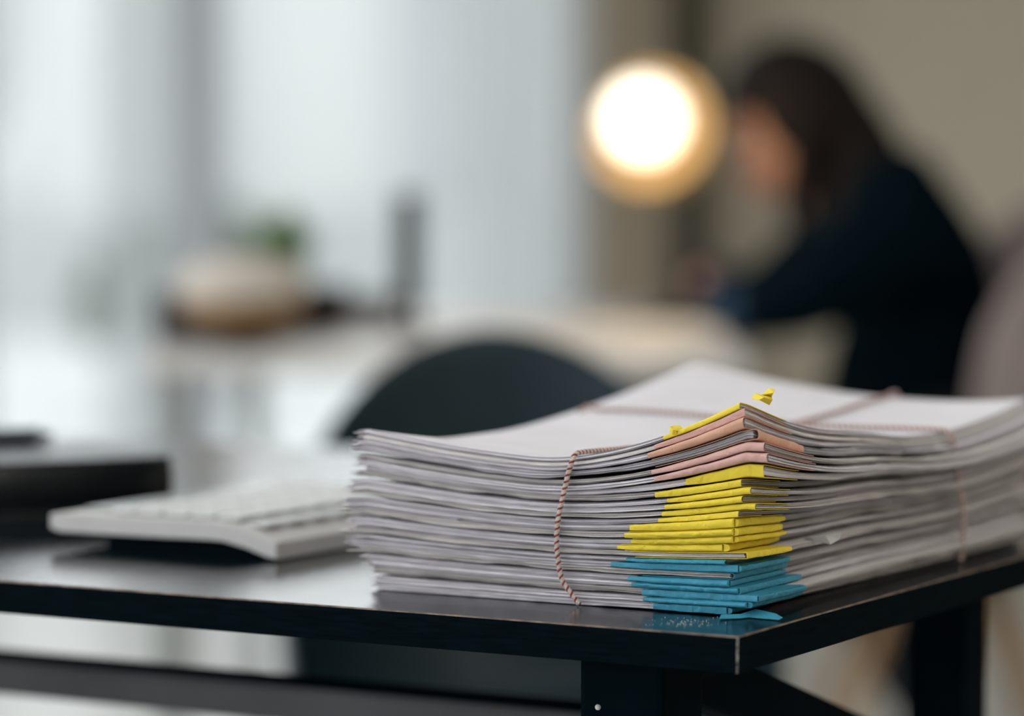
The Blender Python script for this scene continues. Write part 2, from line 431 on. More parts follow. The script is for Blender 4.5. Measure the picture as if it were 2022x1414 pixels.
right_x = [1576, 1578, 1590, 1612, 1632, 1636, 1592, 1560, 1578, 1552, 1577, 1520, 1577, 1570, 1579, 1567, 1587, 1552, 1585, 1583, 1581, 1615, 1615, 1612, 1545]
end_x = [708, 710, 708, 706, 704, 700, 716, 700, 692, 690, 688, 686, 690, 684, 690, 694, 686, 690, 684, 700, 716, 728, 734, 736, 738]
kinds = 'LLLRLLLLLLLLBBBBRLBRBBBBB'
cols = ['yellow', 'pink', 'peach', 'peach', 'pink', 'pink'] + ['yellow'] * 11 + ['blue'] * 8
n_doc = 25
thick = [1.0, .85, .95, 1.2, 1.0, 1.05, .8, 1.1, .8, 1.1, .9, .8, 1.2, 1.1, .8, 1.1, .9, .9, 1.1, 1.0, 1.0, 1.1, 1.2, 1.1, 1.3]
gapw = [min(.62, 1.5 * q_) for q_ in [.04, .15, .35, .12, .45, .10, .18, .55, .10, .35, .50, .12, .30, .55, .15, .50, .12, .45, .20, .50, .12, .10, .10, .10, .02]]
for q_ in range(n_doc):
    if q_ in (3, 7, 10, 13, 16, 19, 22): thick[q_] *= 1.45; gapw[q_] = .80
    else: gapw[q_] *= .45
cum = np.concatenate([[0], np.cumsum(thick[::-1])]); cum = cum / cum[-1]
fr_top = [cum[n_doc - i] for i in range(n_doc)]; fr_bot = [cum[n_doc - 1 - i] for i in range(n_doc)]
zN = [0.211 - (y - 350) * N.y / FPX * 0.998 for y in ridge_y] + [0.0006]


def falloff(r, p=1.9): return np.clip(1 - r, 0, 1) ** p


def Hbase(u, v):
    h = 0.0715 + 0 * u
    h = h + 0.011 * falloff(np.hypot((.215 - u) / .13, v / .10))           # left corner lifts
    h = h + 0.026 * falloff(np.hypot((.215 - u) / .22, (LV - v) / .24), 1.5)  # far corner lifts
    h = h + 0.013 * falloff(np.hypot(u / .12, (LV - v) / .13), 1.5)         # right corner lifts
    h = h + 0.006 * np.exp(-((v - .14) / .06) ** 2) * np.exp(-(u / .06) ** 2)
    h = h + 0.0007 * np.sin(u * 38 + 1) * np.sin(v * 31)
    return h


def wN(u, v):
    return falloff(np.hypot(np.maximum(u + .003, 0) / .123, np.maximum(v + .003, 0) / .20), 1.85)


def zlev(i, top, u, v):
    f = fr_top[i] if top else fr_bot[i]
    zc = zN[i] if top else zN[i + 1]
    w = wN(u, v); hb = Hbase(u, v)
    # the lower sheets lie flat, upper ones take the full swell
    return f * hb * (1 - w) + zc * w + 0.0004


def vnoise(rng, k, lo, hi):
    """smooth 1-D noise made of k sines of random phase, wavelengths lo..hi metres"""
    L = rng.uniform(lo, hi, k); ph = rng.uniform(0, 6.28, k); am = rng.uniform(.4, 1, k); am /= am.sum()
    return lambda s: sum(a * np.sin(2 * np.pi * s / l + p) for a, l, p in zip(am, L, ph))


pile = []


def samples(n, L, dense):
    t = np.linspace(0, 1, n); return L * (t ** dense)


NM = [('yellow', 11 + 1), ('pink', 0)]


def to_world(u, v, z):
    return np.stack([N.x + eu.x * u + ev.x * v, N.y + eu.y * u + ev.y * v, ZT + z], -1)


def make_doc(i, label):
    rng = np.random.default_rng(100 + i)
    u0 = -(ridge_x[i] - 1472) / 3480.0 + .0008; v0 = rng.uniform(-.0012, .0012)
    if i in (4, 5, 3): v0 -= .001
    LU = wL + (736 - end_x[i]) / 3250.0 - u0; LVi = LV + rng.uniform(-.004, .004) - v0
    nu, nv = 92, 120
    uu = samples(nu, LU, 1.12); vv = samples(nv, LVi, 1.15)
    n_sh = int(round(4 * thick[i] + rng.integers(0, 3)))
    U, V = np.meshgrid(uu, vv, indexing='ij')
    gN = vnoise(rng, 5, .05, .16); gM = vnoise(rng, 5, .05, .16)
    wig = vnoise(rng, 6, .012, .05); wig2 = vnoise(rng, 6, .012, .05)

    def surf(top, U, V):
        Ua, Va = U + u0, V + v0
        zt, zb = zlev(i, True, Ua, Va), zlev(i, False, Ua, Va)
        slot = zt - zb
        w = np.clip(wN(Ua, Va) * 1.6, 0, 1)
        if i == 0 and top: return zt - .0003 + 0 * U
        g = gapw[i] * (0.75 + .5 * gN(Ua * 1.3 - Va))
        gb = g * .6 * (1 - w) + .22 * w; gt = .03 * (1 - w) + .22 * w
        ed = .08 * wig(Ua - Va) * (1 - w)
        z = (zt - slot * np.clip(gt + ed, .01, .45)) if top else (zb + slot * np.clip(gb + ed, .01, .52))
        return z
    ZTp = surf(True, U, V); ZBt = surf(False, U, V)
    verts = []; faces = []; smooth = []
    top_idx = np.arange(nu * nv).reshape(nu, nv); bot_idx = top_idx + nu * nv
    # perimeter index list, counter-clockwise in (u,v)
    per = [(a, 0) for a in range(nu)] + [(nu - 1, b) for b in range(1, nv)] + [(a, nv - 1) for a in range(nu - 2, -1, -1)] + [(0, b) for b in range(nv - 2, 0, -1)]
    pa = np.array(per); pu = U[pa[:, 0], pa[:, 1]]; pv = V[pa[:, 0], pa[:, 1]]
    zt_p = ZTp[pa[:, 0], pa[:, 1]]; zb_p = ZBt[pa[:, 0], pa[:, 1]]
    nrm = np.zeros((len(per), 2))
    nrm[pa[:, 0] == 0, 0] -= 1; nrm[pa[:, 0] == nu - 1, 0] += 1; nrm[pa[:, 1] == 0, 1] -= 1; nrm[pa[:, 1] == nv - 1, 1] += 1
    # arc length per edge so noise differs along each side
    s = pu * 1.0 - pv * 1.0 + 3.1 * (pa[:, 0] == nu - 1) + 5.3 * (pa[:, 1] == nv - 1)
    VT = to_world(U.ravel() + u0, V.ravel() + v0, ZTp.ravel()); VB = to_world(U.ravel() + u0, V.ravel() + v0, ZBt.ravel())
    allv = [VT, VB]
    q = lambda I: np.stack([I[:-1, :-1].ravel(), I[1:, :-1].ravel(), I[1:, 1:].ravel(), I[:-1, 1:].ravel()], -1)
    F = [q(top_idx), q(bot_idx)[:, ::-1]]
    sm = [np.ones((nu - 1) * (nv - 1), bool)] * 2
    rows = []; base = 2 * nu * nv; np_ = len(per)
    nr = 2 * n_sh + 1
    sheet_off = rng.normal(0, .0004, n_sh)
    if i in (2, 7, 10, 13, 16, 19): sheet_off[-1] += .0010
    ends = rng.uniform(-.004, .003, n_sh)             # ragged far left end
    sn = [vnoise(rng, 5, .01, .09) for _ in range(n_sh)]
    near = np.clip(1 - wN(pu + u0, pv + v0) * 2.2, 0.0, 1)
    for k in range(nr):
        f = k / (nr - 1) if False else (k + .5) / nr
        j = min(n_sh - 1, k // 2)
        out = sheet_off[j] + .00045 * sn[j](s) + (ends[j] * (pa[:, 0] == nu - 1))
        if k % 2 == 0: out = out - (.0005 if j % 3 else .0012)  # groove between two sheets
        zz = zt_p + (zb_p - zt_p) * (f + .3 / nr * np.sin(s * 60 + j) * near)
        uu2 = pu + u0 + nrm[:, 0] * out; vv2 = pv + v0 + nrm[:, 1] * out
        allv.append(to_world(uu2, vv2, zz)); rows.append(base + k * np_ + np.arange(np_))
    ring = [top_idx[pa[:, 0], pa[:, 1]]] + rows + [bot_idx[pa[:, 0], pa[:, 1]]]
    for a, b in zip(ring, ring[1:]):
        F.append(np.stack([a, b, np.roll(b, -1), np.roll(a, -1)], -1)); sm.append(np.zeros(np_, bool))
    Vx = np.concatenate(allv); Fx = np.concatenate(F); S = np.concatenate(sm)
    Fx = Fx[:, ::-1]
    me = bpy.data.meshes.new('stapled_document')
    org = to_world(np.array(u0), np.array(v0), np.array(float(ZBt[0, 0])))
    me.vertices.add(len(Vx)); me.vertices.foreach_set('co', (Vx - org).ravel())
    me.loops.add(Fx.size); me.loops.foreach_set('vertex_index', Fx.ravel())
    me.polygons.add(len(Fx)); me.polygons.foreach_set('loop_start', np.arange(0, Fx.size, 4)); me.polygons.foreach_set('loop_total', np.full(len(Fx), 4))
    me.polygons.foreach_set('use_smooth', S)
    me.update(calc_edges=True); me.validate()
    o = link('stapled_document', me, M['paper_warm'] if i % 3 == 1 else M['paper'])
    o.location = Vector(org)
    tag(o, label, 'document', 'stapled documents in the tied pile')
    make_wrap(i, o, u0, v0, org)
    return o


def wrap_sheet(bmv, i, u0, v0, a, b, along_u, mtop, mbot, rng, closed=False):
    """coloured sheet folded round the left edge (along_u) or the right edge; open towards the other side"""
    K, Mh = 46, 8
    cr = vnoise(rng, 5, .006, .03); cr2 = vnoise(rng, 5, .004, .02); cr3 = vnoise(rng, 4, .01, .03)
    main, cross = (a, b) if along_u else (b, a)
    NA = 12; boff = rng.uniform(-.0010, .0020); lean = rng.uniform(-.35, .5)
    crs = [(rng.uniform(.1, .95), rng.uniform(.02, .05), rng.uniform(-.0006, .0005), rng.uniform(-1.2, 1.2)) for _ in range(7)]
    grid = []
    for k in range(K + 1):
        t = k / K                                 # 0 tip .. 1 corner
        p = main * (1 - t)
        cmax = cross * min(1.0, t * .98 + .03)
        if k == K: p = -.0008
        row = []
        pts = []
        for m_ in range(Mh + 1):
            c = cmax * (1 - m_ / Mh); pts.append((c, 0.0, 't'))
        for m_ in range(1, NA):
            th = math.pi * m_ / NA; pts.append((None, th, 'a'))
        for m_ in range(Mh + 1):
            c = cmax * (m_ / Mh) * .96; pts.append((c, 0.0, 'b'))
        for c, th, kd in pts:
            def ev_z(cc):
                uu, vv = (p, cc) if along_u else (cc, p)
                Ua, Va = np.array(uu + u0), np.array(vv + v0)
                zt, zb = float(zlev(i, True, Ua, Va)), float(zlev(i, False, Ua, Va))
                sl = zt - zb
                near = min(1.0, t * 3 + .25)
                crn = .00008 * float(cr2(np.array(p * 1.3 + cc * .6)))
                return zt - sl * mtop - (1 - near) * sl * .15 + crn, zb + sl * mbot + (1 - near) * sl * .15 + crn * .5
            if kd == 'a':
                zt, zb = ev_z(0.0); mid = (zt + zb) / 2; hf = (zt - zb) / 2
                bul = min(hf * .75, .0016) * (.55 + .45 * min(1, t * 4)) + .0005 * float(cr(np.array(p))) + boff * min(1, t * 3)
                bul += .0008 * lean * math.cos(th)
                for c0_, w_, a_, sl_ in crs:           # sharp little creases running across the fold
                    bul += a_ * max(0, 1 - abs(t - c0_ + sl_ * .03 * math.cos(th)) / w_)
                bul = max(.0004, bul)
                sgn = math.sin(th)
                flat = sgn ** .55
                out = -(bul * flat + .0011); z = mid + hf * math.cos(th) + .00015 * float(cr3(np.array(p + th * .01)))
                c = out
            else:
                zt, zb = ev_z(c); z = zt if kd == 't' else zb
                c = c - .0011 * (1 if c <= 1e-9 else 0)
            uu, vv = (p, c) if along_u else (c, p)
            row.append(bmv.verts.new(Vector(to_world(np.array(uu + u0), np.array(vv + v0), np.array(z)))))
        grid.append(row)
    for r0, r1 in zip(grid, grid[1:]):
        for j in range(len(r0) - 1):
            bmv.faces.new((r0[j], r1[j], r1[j + 1], r0[j + 1]))
    if closed:                                    # paper tucked in at the corner
        r1 = grid[-1]; tb_ = r1[Mh - 0:Mh + NA + 1]
        bmv.faces.new(tb_)
    # pinched tip
    r0 = grid[0]; n = len(r0)
    for j in range(n // 2):
        if n - 2 - j > j + 1: bmv.faces.new((r0[j], r0[j + 1], r0[n - 2 - j], r0[n - 1 - j]))
        else:
            try: bmv.faces.new((r0[j], r0[j + 1], r0[n - 1 - j]))
            except Exception: pass
            break
    return grid


def make_wrap(i, doc, u0, v0, org):
    rng = np.random.default_rng(500 + i); k = kinds[i]
    a = (ridge_x[i] - left_x[i]) / 3480.0; b = (right_x[i] - ridge_x[i]) / 2260.0
    bmv = bmesh.new()
    if k == 'L': wrap_sheet(bmv, i, u0, v0, a, b, True, .10, .10, rng)
    if k == 'R': wrap_sheet(bmv, i, u0, v0, a, b, False, .10, .10, rng)
    if k == 'B':
        wrap_sheet(bmv, i, u0, v0, a, b * .97, True, .14 if i % 2 else .06, .14 if i % 2 else .05, rng, True)
        wrap_sheet(bmv, i, u0, v0, a * .97, b, False, .06 if i % 2 else .14, .05 if i % 2 else .14, rng, True)
    bmesh.ops.translate(bmv, verts=bmv.verts, vec=-Vector(org))
    w = obj('corner_wrap', bmv, M[cols[i]], doc, smooth=False)
    md = w.modifiers.new('solid', 'SOLIDIFY'); md.thickness = 0.00022; md.offset = 0.0
    w['label'] = '%s paper folded round the stapled corner' % ('pale pink' if cols[i] == 'pink' else cols[i])
    return w


names = {
    0: 'top document of the pile, corner wrapped in yellow with a raised crumpled tab',
    1: 'white document with a pink corner, directly under the top yellow-cornered one',
    2: 'white document with a peach corner, second below the top yellow-cornered one',
    3: 'document whose bare sheets show above a peach fold, middle of the pink-cornered five',
    4: 'white document with a pink corner, fourth of the five pink-cornered ones from the top',
    5: 'white document with a speckled pink corner, lowest of the pink-cornered five',
    6: 'document with a yellow corner reaching far right, directly under the pink-cornered ones',
    7: 'document with a plump yellow corner, second yellow one below the pink group',
    8: 'document with a narrow yellow corner showing sheets at right, third below the pink group',
    9: 'document with a puffed yellow corner, fourth yellow one below the pink group',
    10: 'document with a thin yellow corner open at right, fifth below the pink group',
    11: 'document with a short yellow corner beside grey sheets, sixth below the pink group',
    12: 'document with a broad yellow corner wrapped both ways, seventh below the pink group',
    13: 'document with a torn yellow corner crease, eighth below the pink group',
    14: 'document with an olive-shaded yellow corner, ninth below the pink group',
    15: 'document with a yellow corner reaching far left, two above the blue-cornered ones',
    16: 'lowest yellow-cornered document, directly on the topmost blue-cornered one',
    17: 'topmost blue-cornered document, directly under the yellow-cornered ones',
    18: 'blue-cornered document reaching furthest left, second blue from the top',
    19: 'blue-cornered document with a slim fold, third blue from the top',
    20: 'blue-cornered document with a creased nose, fourth blue from the top',
    21: 'blue-cornered document reaching furthest right, fifth blue from the top',
    22: 'blue-cornered document in the lower blue group, sixth blue from the top',
    23: 'blue-cornered document resting on the bottom one, seventh blue from the top',
    24: 'bottom document of the pile, blue corner flat on the black table',
}
for i in range(n_doc): pile.append(make_doc(i, names[i]))


def S(u, v, z): return Vector(to_world(np.array(float(u)), np.array(float(v)), np.array(float(z))))


def ztop(u, v): return float(zlev(0, True, np.array(float(u)), np.array(float(v))))


def sheetmesh(name, pts, faces, m, parent, th=.00025, world_parent=None):
    bm = bmesh.new(); vs = [bm.verts.new(Vector(p)) for p in pts]
    for f in faces: bm.faces.new([vs[k] for k in f])
    if parent is not None: bmesh.ops.translate(bm, verts=bm.verts, vec=-parent.location)
    o = obj(name, bm, m, parent)
    md = o.modifiers.new('solid', 'SOLIDIFY'); md.thickness = th; md.offset = 0
    return o


# crumpled tab standing on the top document and crumpled tip of its yellow wrap
yt = N.y + .022
def Q(px, py, d=0.0): return P(px, py, yt + d)
sheetmesh('crumpled_tab', [Q(1484, 787), Q(1491, 777, .002), Q(1508, 785, -.004), Q(1519, 800, .004), Q(1525, 790, .002), Q(1524, 783, .006),
                           Q(1504, 780, .008), Q(1519, 767, .010), Q(1530, 769, .006), Q(1527, 776, -.001), Q(1499, 790, -.004)],
          [(0, 1, 10), (1, 2, 10), (2, 3, 10), (2, 4, 3), (2, 5, 4), (1, 6, 2), (6, 5, 2), (6, 7, 9), (7, 8, 9), (6, 9, 5)], M['yellow'], pile[0])
yl = N.y + .020
def Q2(px, py, d=0.0): return P(px, py, yl + d)
sheetmesh('crumpled_tip', [Q2(1323, 843), Q2(1330, 841, .004), Q2(1343, 840, .004), Q2(1348, 846, -.001), Q2(1335, 850, -.004), Q2(1337, 859, -.003),
                           Q2(1328, 858, -.002), Q2(1322, 852, .001), Q2(1329, 849, -.005)],
          [(0, 1, 8), (1, 2, 8), (2, 3, 8), (3, 4, 8), (4, 5, 8), (5, 6, 8), (6, 7, 8), (7, 0, 8)], M['yellow'], pile[0])
# loose torn flap on the right side
yr = N.y + .07
def Q3(px, py, d=0.0): return P(px, py, yr + d)
ii = 15
sheetmesh('torn_flap', [Q3(1588, 1062, .003), Q3(1600, 1061, -.002), Q3(1630, 1057, -.012), Q3(1660, 1053, -.016), Q3(1658, 1065, -.014), Q3(1640, 1075, -.012), Q3(1610, 1068, -.004), Q3(1590, 1066, .003)],
          [(0, 1, 6, 7), (1, 2, 5, 6), (2, 3, 4, 5)], M['paper_warm'], pile[ii])
# flat blue flaps under the bottom corner
def GG(px, py, h=.0008): return G(px, py, ZT + h)
sheetmesh('corner_flap', [GG(1420, 1222), GG(1424, 1214, .0012), GG(1462, 1213, .002), GG(1492, 1203, .003), GG(1532, 1212, .0022), GG(1546, 1220, .0010), GG(1538, 1224, .0006), GG(1480, 1219, .0006), GG(1461, 1221, .0006)],
          [(0, 1, 2, 8), (2, 3, 7, 8), (3, 4, 7), (4, 5, 6), (4, 6, 7)], M['blue'], pile[24])

# ------------------------------------------------------------------ twine
RT = 0.00125


def twine_path(pts, n):
    pts = [Vector(p) for p in pts]
    out = []
    seg = len(pts) - 1
    for i in range(seg):
        p0 = pts[max(i - 1, 0)]; p1 = pts[i]; p2 = pts[i + 1]; p3 = pts[min(i + 2, seg)]
        m = max(2, int((p2 - p1).length / .00036))
        for k in range(m):
            t = k / m
            out.append(.5 * ((2 * p1) + (p2 - p0) * t + (2 * p0 - 5 * p1 + 4 * p2 - p3) * t * t + (3 * p1 - p0 - 3 * p2 + p3) * t ** 3))
    out.append(pts[-1]); return out


def twine(name, pts, parent, turns_per_m=290):
    path = twine_path(pts, 0); bm = bmesh.new()
    up = Vector((.3, .2, .9)); s = 0; fr = []
    for i, p in enumerate(path):
        t = (path[min(i + 1, len(path) - 1)] - path[max(i - 1, 0)]).normalized()
        a = (up - t * up.dot(t)).normalized(); b = t.cross(a); up = a
        if i: s += (p - path[i - 1]).length
        fr.append((p, a, b, s))
    for st in range(3):
        ctr = [p + (a * math.cos(6.283 * (s_ * turns_per_m + st / 3)) + b * math.sin(6.283 * (s_ * turns_per_m + st / 3))) * RT * .52 for p, a, b, s_ in fr]
        tube(bm, ctr, RT * .56, seg=6, mi=1 if st == 0 else 0)
    o = obj(name, bm, [M['twine_white'], M['twine_red']], parent, smooth=True)
    return o


tw = thing('baker_twine', 'red and white twine tied crosswise round the paper pile', 'string', (0, 0, 0))
UF = -.0036


def Gv(px, py):                                # point on the left face plane (v = UF) under a pixel
    r = ray(px, py); nn = ev; p0 = N + ev * UF; t = (p0 - CAM).dot(nn) / r.dot(nn); return CAM + r * t


def Gu(px, py, off=-.0040):
    r = ray(px, py); nn = eu; p0 = N + eu * off; t = (p0 - CAM).dot(nn) / r.dot(nn); return CAM + r * t


pts = [Gv(*q) for q in ((1143, 1193), (1128, 1172), (1110, 1145), (1102, 1105), (1099, 1066), (1103, 1020), (1113, 975), (1122, 935), (1130, 910))]
pc = pts[-1] - N; uc = pc.dot(eu)
zz = ztop(uc, 0)
pts.append(S(uc - .0005, -.0012, zz + .0008))
for v in np.linspace(.006, LV - .003, 26): pts.append(S(uc - .0005 - .02 * v, v, ztop(uc - .02 * v, v) + RT + .0002))
for z in (.06, .03, .002): pts.append(S(uc - .008, LV + .008, z))
bt0 = pts[0] - N; ub = bt0.dot(eu)
twine('string_loop', pts, tw)
ptr = [Gu(*q) for q in ((1897, 1108), (1900, 1085), (1903, 1040), (1900, 990), (1893, 945), (1888, 900), (1880, 866))]
vr = (ptr[-1] - N).dot(ev)
print('twine u', uc, 'v', vr)
ptr.append(S(-.0014, vr - .001, ztop(0, vr) + .0008))
vcur = vr
for u in np.linspace(.006, wL + .001, 22): ptr.append(S(u, vr - .10 * u, ztop(u, vr - .10 * u) + RT + .0002))
for z in (.06, .03, .002): ptr.append(S(wL + .022, vr - .02, z))
twine('string_loop', ptr, tw)

# ------------------------------------------------------------------ paper crumbs on the table
bm = bmesh.new(); rnd = random.Random(3)
for k in range(110):
    px = rnd.gauss(1352, 34); py = rnd.gauss(1229, 4.5)
    if py > 1241 or py < 1217: continue
    c = G(px, py, ZT + .0002); s = rnd.uniform(.00008, .00028)
    bmesh.ops.create_cube(bm, size=s, matrix=Matrix.Translation(c) @ Matrix.Rotation(rnd.uniform(0, 3), 4, 'Z'))
tag(obj('paper_crumbs', bm, M['crumb']), 'fine white paper crumbs on the black table before the blue corners', 'crumbs', kind='stuff')

# ================================================================== CALCULATOR
ca = G(545, 1110)
cu = (G(120, 1078) - ca); cu.z = 0; cu.normalize(); cu = eu.copy()
cv = ev.copy()
clc = thing('desk_calculator', 'pale grey desk calculator with raised back on the black table', 'calculator', ca, 0)


def cl(t, w, z): return cu * t + cv * w + Vector((0, 0, z))


prof = [(0.0, .0012, .0105), (.006, .0020, .0122), (.020, .0062, .0166), (.036, .0092, .0196), (.045, .0094, .0200), (.10, .0086, .0196), (.150, .0084, .0196), (.156, .0100, .0185)]
CWD = .215
bm = bmesh.new()
rws = []
for wv, ins in ((0, .0012), (.0012, 0), (CWD - .0012, 0), (CWD, .0012)):
    rws.append([bm.verts.new(cl(t, wv, zb + ins * .5)) for t, zb, zt in prof] + [bm.verts.new(cl(t, wv, zt - ins * .5)) for t, zb, zt in reversed(prof)])
for a, b in zip(rws, rws[1:]):
    for k in range(len(a)): bm.faces.new((a[k], a[(k + 1) % len(a)], b[(k + 1) % len(a)], b[k]))
bm.faces.new(rws[0]); bm.faces.new(rws[-1][::-1])
obj('body', bm, M['calc_body'], clc)
bm = bmesh.new()
pr = [(.010, 0), (.012, .0022), (.040, .0095), (.120, .0100), (.125, .0)]
aa = [bm.verts.new(cl(t, .012, z)) for t, z in pr]; bb = [bm.verts.new(cl(t, CWD - .012, z)) for t, z in pr]
for k in range(len(pr)): bm.faces.new((aa[k], aa[(k + 1) % len(pr)], bb[(k + 1) % len(pr)], bb[k]))
bm.faces.new(aa); bm.faces.new(bb[::-1]); obj('base', bm, M['calc_base'], clc)


def ctop(t): return float(np.interp(t, [p[0] for p in prof], [p[2] for p in prof]))


for r_ in range(6):
    for c_ in range(8):
        t = .014 + r_ * .0185; w = .012 + c_ * .0245
        bm = bmesh.new(); z = ctop(t + .006); z2 = ctop(t + .012); rr = Matrix((cu, cv, Vector((0, 0, 1)))).transposed()
        box(bm, cl(t + .007, w + .010, ctop(t + .007) + .0016), (.0150, .0205, .0020), rr, bev=.0006)
        obj('key', bm, M['calc_key'], clc)
bm = bmesh.new(); rr = Matrix((cu, cv, Vector((0, 0, 1)))).transposed()
box(bm, cl(.137, CWD / 2, .0204), (.022, CWD * .8, .0016), rr, bev=.0006); obj('display', bm, M['lcd'], clc)

# ================================================================== BLACK NOTEBOOK / ORGANISER with ribbon and pen
b0 = G(338, 1008); b1 = G(0, 1026)
bd = (b1 - b0); bd.z = 0; bd.normalize(); bp = Vector((-bd.y, bd.x, 0)); bp = bp if bp.y > 0 else -bp
nb = thing('black_organiser', 'thick black ring organiser lying at the far left of the black table', 'organiser', b0, 0)
rr = Matrix((bd, bp, Vector((0, 0, 1)))).transposed()
BH = .035; BL = .22; BW = .135
bm = bmesh.new(); box(bm, bd * BL / 2 + bp * BW / 2 + Vector((0, 0, .0014)), (BL, BW, .0028), rr, bev=.0008); obj('cover', bm, M['black_cover'], nb)
bm = bmesh.new(); box(bm, bd * BL / 2 + bp * BW / 2 + Vector((0, 0, BH - .0014)), (BL, BW, .0028), rr, bev=.0008); obj('cover', bm, M['black_cover'], nb)
bm = bmesh.new(); box(bm, bd * BL / 2 + bp * (BW / 2 + .006) + Vector((0, 0, BH / 2)), (BL - .008, BW - .010, BH - .0058), rr); obj('page_block', bm, M['page_block'], nb)
bm = bmesh.new()
prf = [(bp * (.003 - .005 * math.sin(t)) + Vector((0, 0, BH / 2 - (BH / 2 - .001) * math.cos(t)))) for t in np.linspace(0, math.pi, 12)]
ra = [bm.verts.new(p) for p in prf]; rb = [bm.verts.new(p + bd * BL) for p in prf]
for k in range(11): bm.faces.new((ra[k], rb[k], rb[k + 1], ra[k + 1]))
sp_ = obj('spine', bm, M['black_cover'], nb, smooth=True); md = sp_.modifiers.new('solid', 'SOLIDIFY'); md.thickness = .0012
for k in range(22):
    bm = bmesh.new(); x = .008 + k * .0095
    pts = [bd * x + bp * (.002 - .0058 * math.sin(t)) + Vector((0, 0, BH / 2 - (BH / 2 - .004) * math.cos(t))) for t in np.linspace(0, math.pi, 9)]
    tube(bm, pts, .0008, 6); obj('ring', bm, M['black_steel'], nb, smooth=True)
# grey ribbon arching off the right end
bm = bmesh.new()
pix = [(338, 905), (352, 910), (368, 922), (382, 938), (394, 955), (404, 975), (412, 992)]
yy = b0.y + .05; prev = None
for k, (px, py) in enumerate(pix):
    p = P(px, py, yy - .008 * k) - b0; q = p + bp * .010 + bd * -.004
    cur = (bm.verts.new(p), bm.verts.new(q))
    if prev: bm.faces.new((prev[0], cur[0], cur[1], prev[1]))
    prev = cur
rb_ = obj('ribbon', bm, M['ribbon'], nb, smooth=True); md = rb_.modifiers.new('solid', 'SOLIDIFY'); md.thickness = .0012
md = rb_.modifiers.new('sub', 'SUBSURF'); md.levels = 2; md.render_levels = 2
pn = thing('ballpoint_pen', 'dark pen lying on top of the black organiser', 'pen', b0 + bd * .03 + bp * .13 + Vector((0, 0, BH + .0046)))
dd = (bd * .96 + bp * .05).normalized()
bm = bmesh.new(); tube(bm, [dd * .0, dd * .012, dd * .10, dd * .118], [.0025, .0045, .0045, .0035], 12); obj('barrel', bm, M['ink'], pn, smooth=True)
bm = bmesh.new(); tube(bm, [dd * .118, dd * .128], [.0035, .0008], 12); obj('tip', bm, M['grey_steel'], pn, smooth=True)
bm = bmesh.new(); box(bm, dd * .028 + Vector((0, 0, .0052)), (.04, .003, .001), Matrix((dd, bp, Vector((0, 0, 1)))).transposed()); obj('clip', bm, M['grey_steel'], pn)


# ================================================================== SHELL CHAIRS
def shell_chair(label, x, y, face, m, seat_z, top_z, arm_z, Rr, expo, legm, hw=1.0, fwd=.16):
    """tub shell; face = direction (radians) the sitter looks"""
    t = thing('shell_chair', label, 'chair', (x, y, 0), face - math.pi / 2)
    # local: sitter looks +y, back at -y ; phi from the back
    bm = bmesh.new(); cols_ = []
    nphi = 64; nz = 12
    ph_list = np.linspace(-math.pi / 2, math.pi / 2, nphi + 1)

    def column(px, py, rim, inner):
        col = []
        for k in range(nz + 1):
            s = k / nz
            # from the seat (s=0) curving out and up to the rim (s=1)
            rad = inner + (1 - inner) * (math.sin(min(1, s * 1.5) * math.pi / 2)) ** .8
            z = seat_z + (rim - seat_z) * (s ** 1.6)
            col.append(bm.verts.new((px * rad * (1 + .03 * s), py * rad * (1 + .05 * s), z)))
        return col
    pre = [(-Rr * hw, fwd * q, arm_z - .05 * q) for q in (1.0, .8, .6, .4, .2)]
    for px, py, rim in pre: cols_.append(column(px, py, rim, .72))
    for ph in ph_list:
        px = math.sin(ph) * Rr * hw; py = -math.cos(ph) * Rr * .95
        rim = arm_z + (top_z - arm_z) * (max(0, math.cos(ph)) ** expo)
        cols_.append(column(px, py, rim, .72))
    for px, py, rim in reversed(pre): cols_.append(column(-px, py, rim, .72))
    for a, b in zip(cols_, cols_[1:]):
        for k in range(nz): bm.faces.new((a[k], b[k], b[k + 1], a[k + 1]))
    inner = [c[0] for c in cols_]
    ctr = bm.verts.new((0, .02, seat_z - .012))
    for a, b in zip(inner, inner[1:]): bm.faces.new((ctr, b, a))
    bm.faces.new((ctr, inner[0], inner[-1]))
    o = obj('shell', bm, m, t, smooth=True)
    md = o.modifiers.new('solid', 'SOLIDIFY'); md.thickness = .010; md.offset = -1
    md = o.modifiers.new('sub', 'SUBSURF'); md.levels = 1; md.render_levels = 1
    bm = bmesh.new(); lathe(bm, [(0, seat_z - .05), (.10, seat_z - .05), (.11, seat_z - .02), (0, seat_z - .02)], 24); obj('seat_mount', bm, M['black_steel'], t)
    for sx in (-1, 1):
        for sy in (-1, 1):
            bm = bmesh.new(); tube(bm, [(sx * .07, sy * .07, seat_z - .035), (sx * .21, sy * .21, 0)], [.016, .010], 12); obj('leg', bm, legm, t, smooth=True)
    return t


cx1 = P(1022, 700, 2.92).x
shell_chair('dark navy shell chair behind the paper pile', cx1, 3.02, -math.pi / 2 + .12, M['navy_shell'], .43, .804, .575, .215, 1.15, M['wood_leg'])

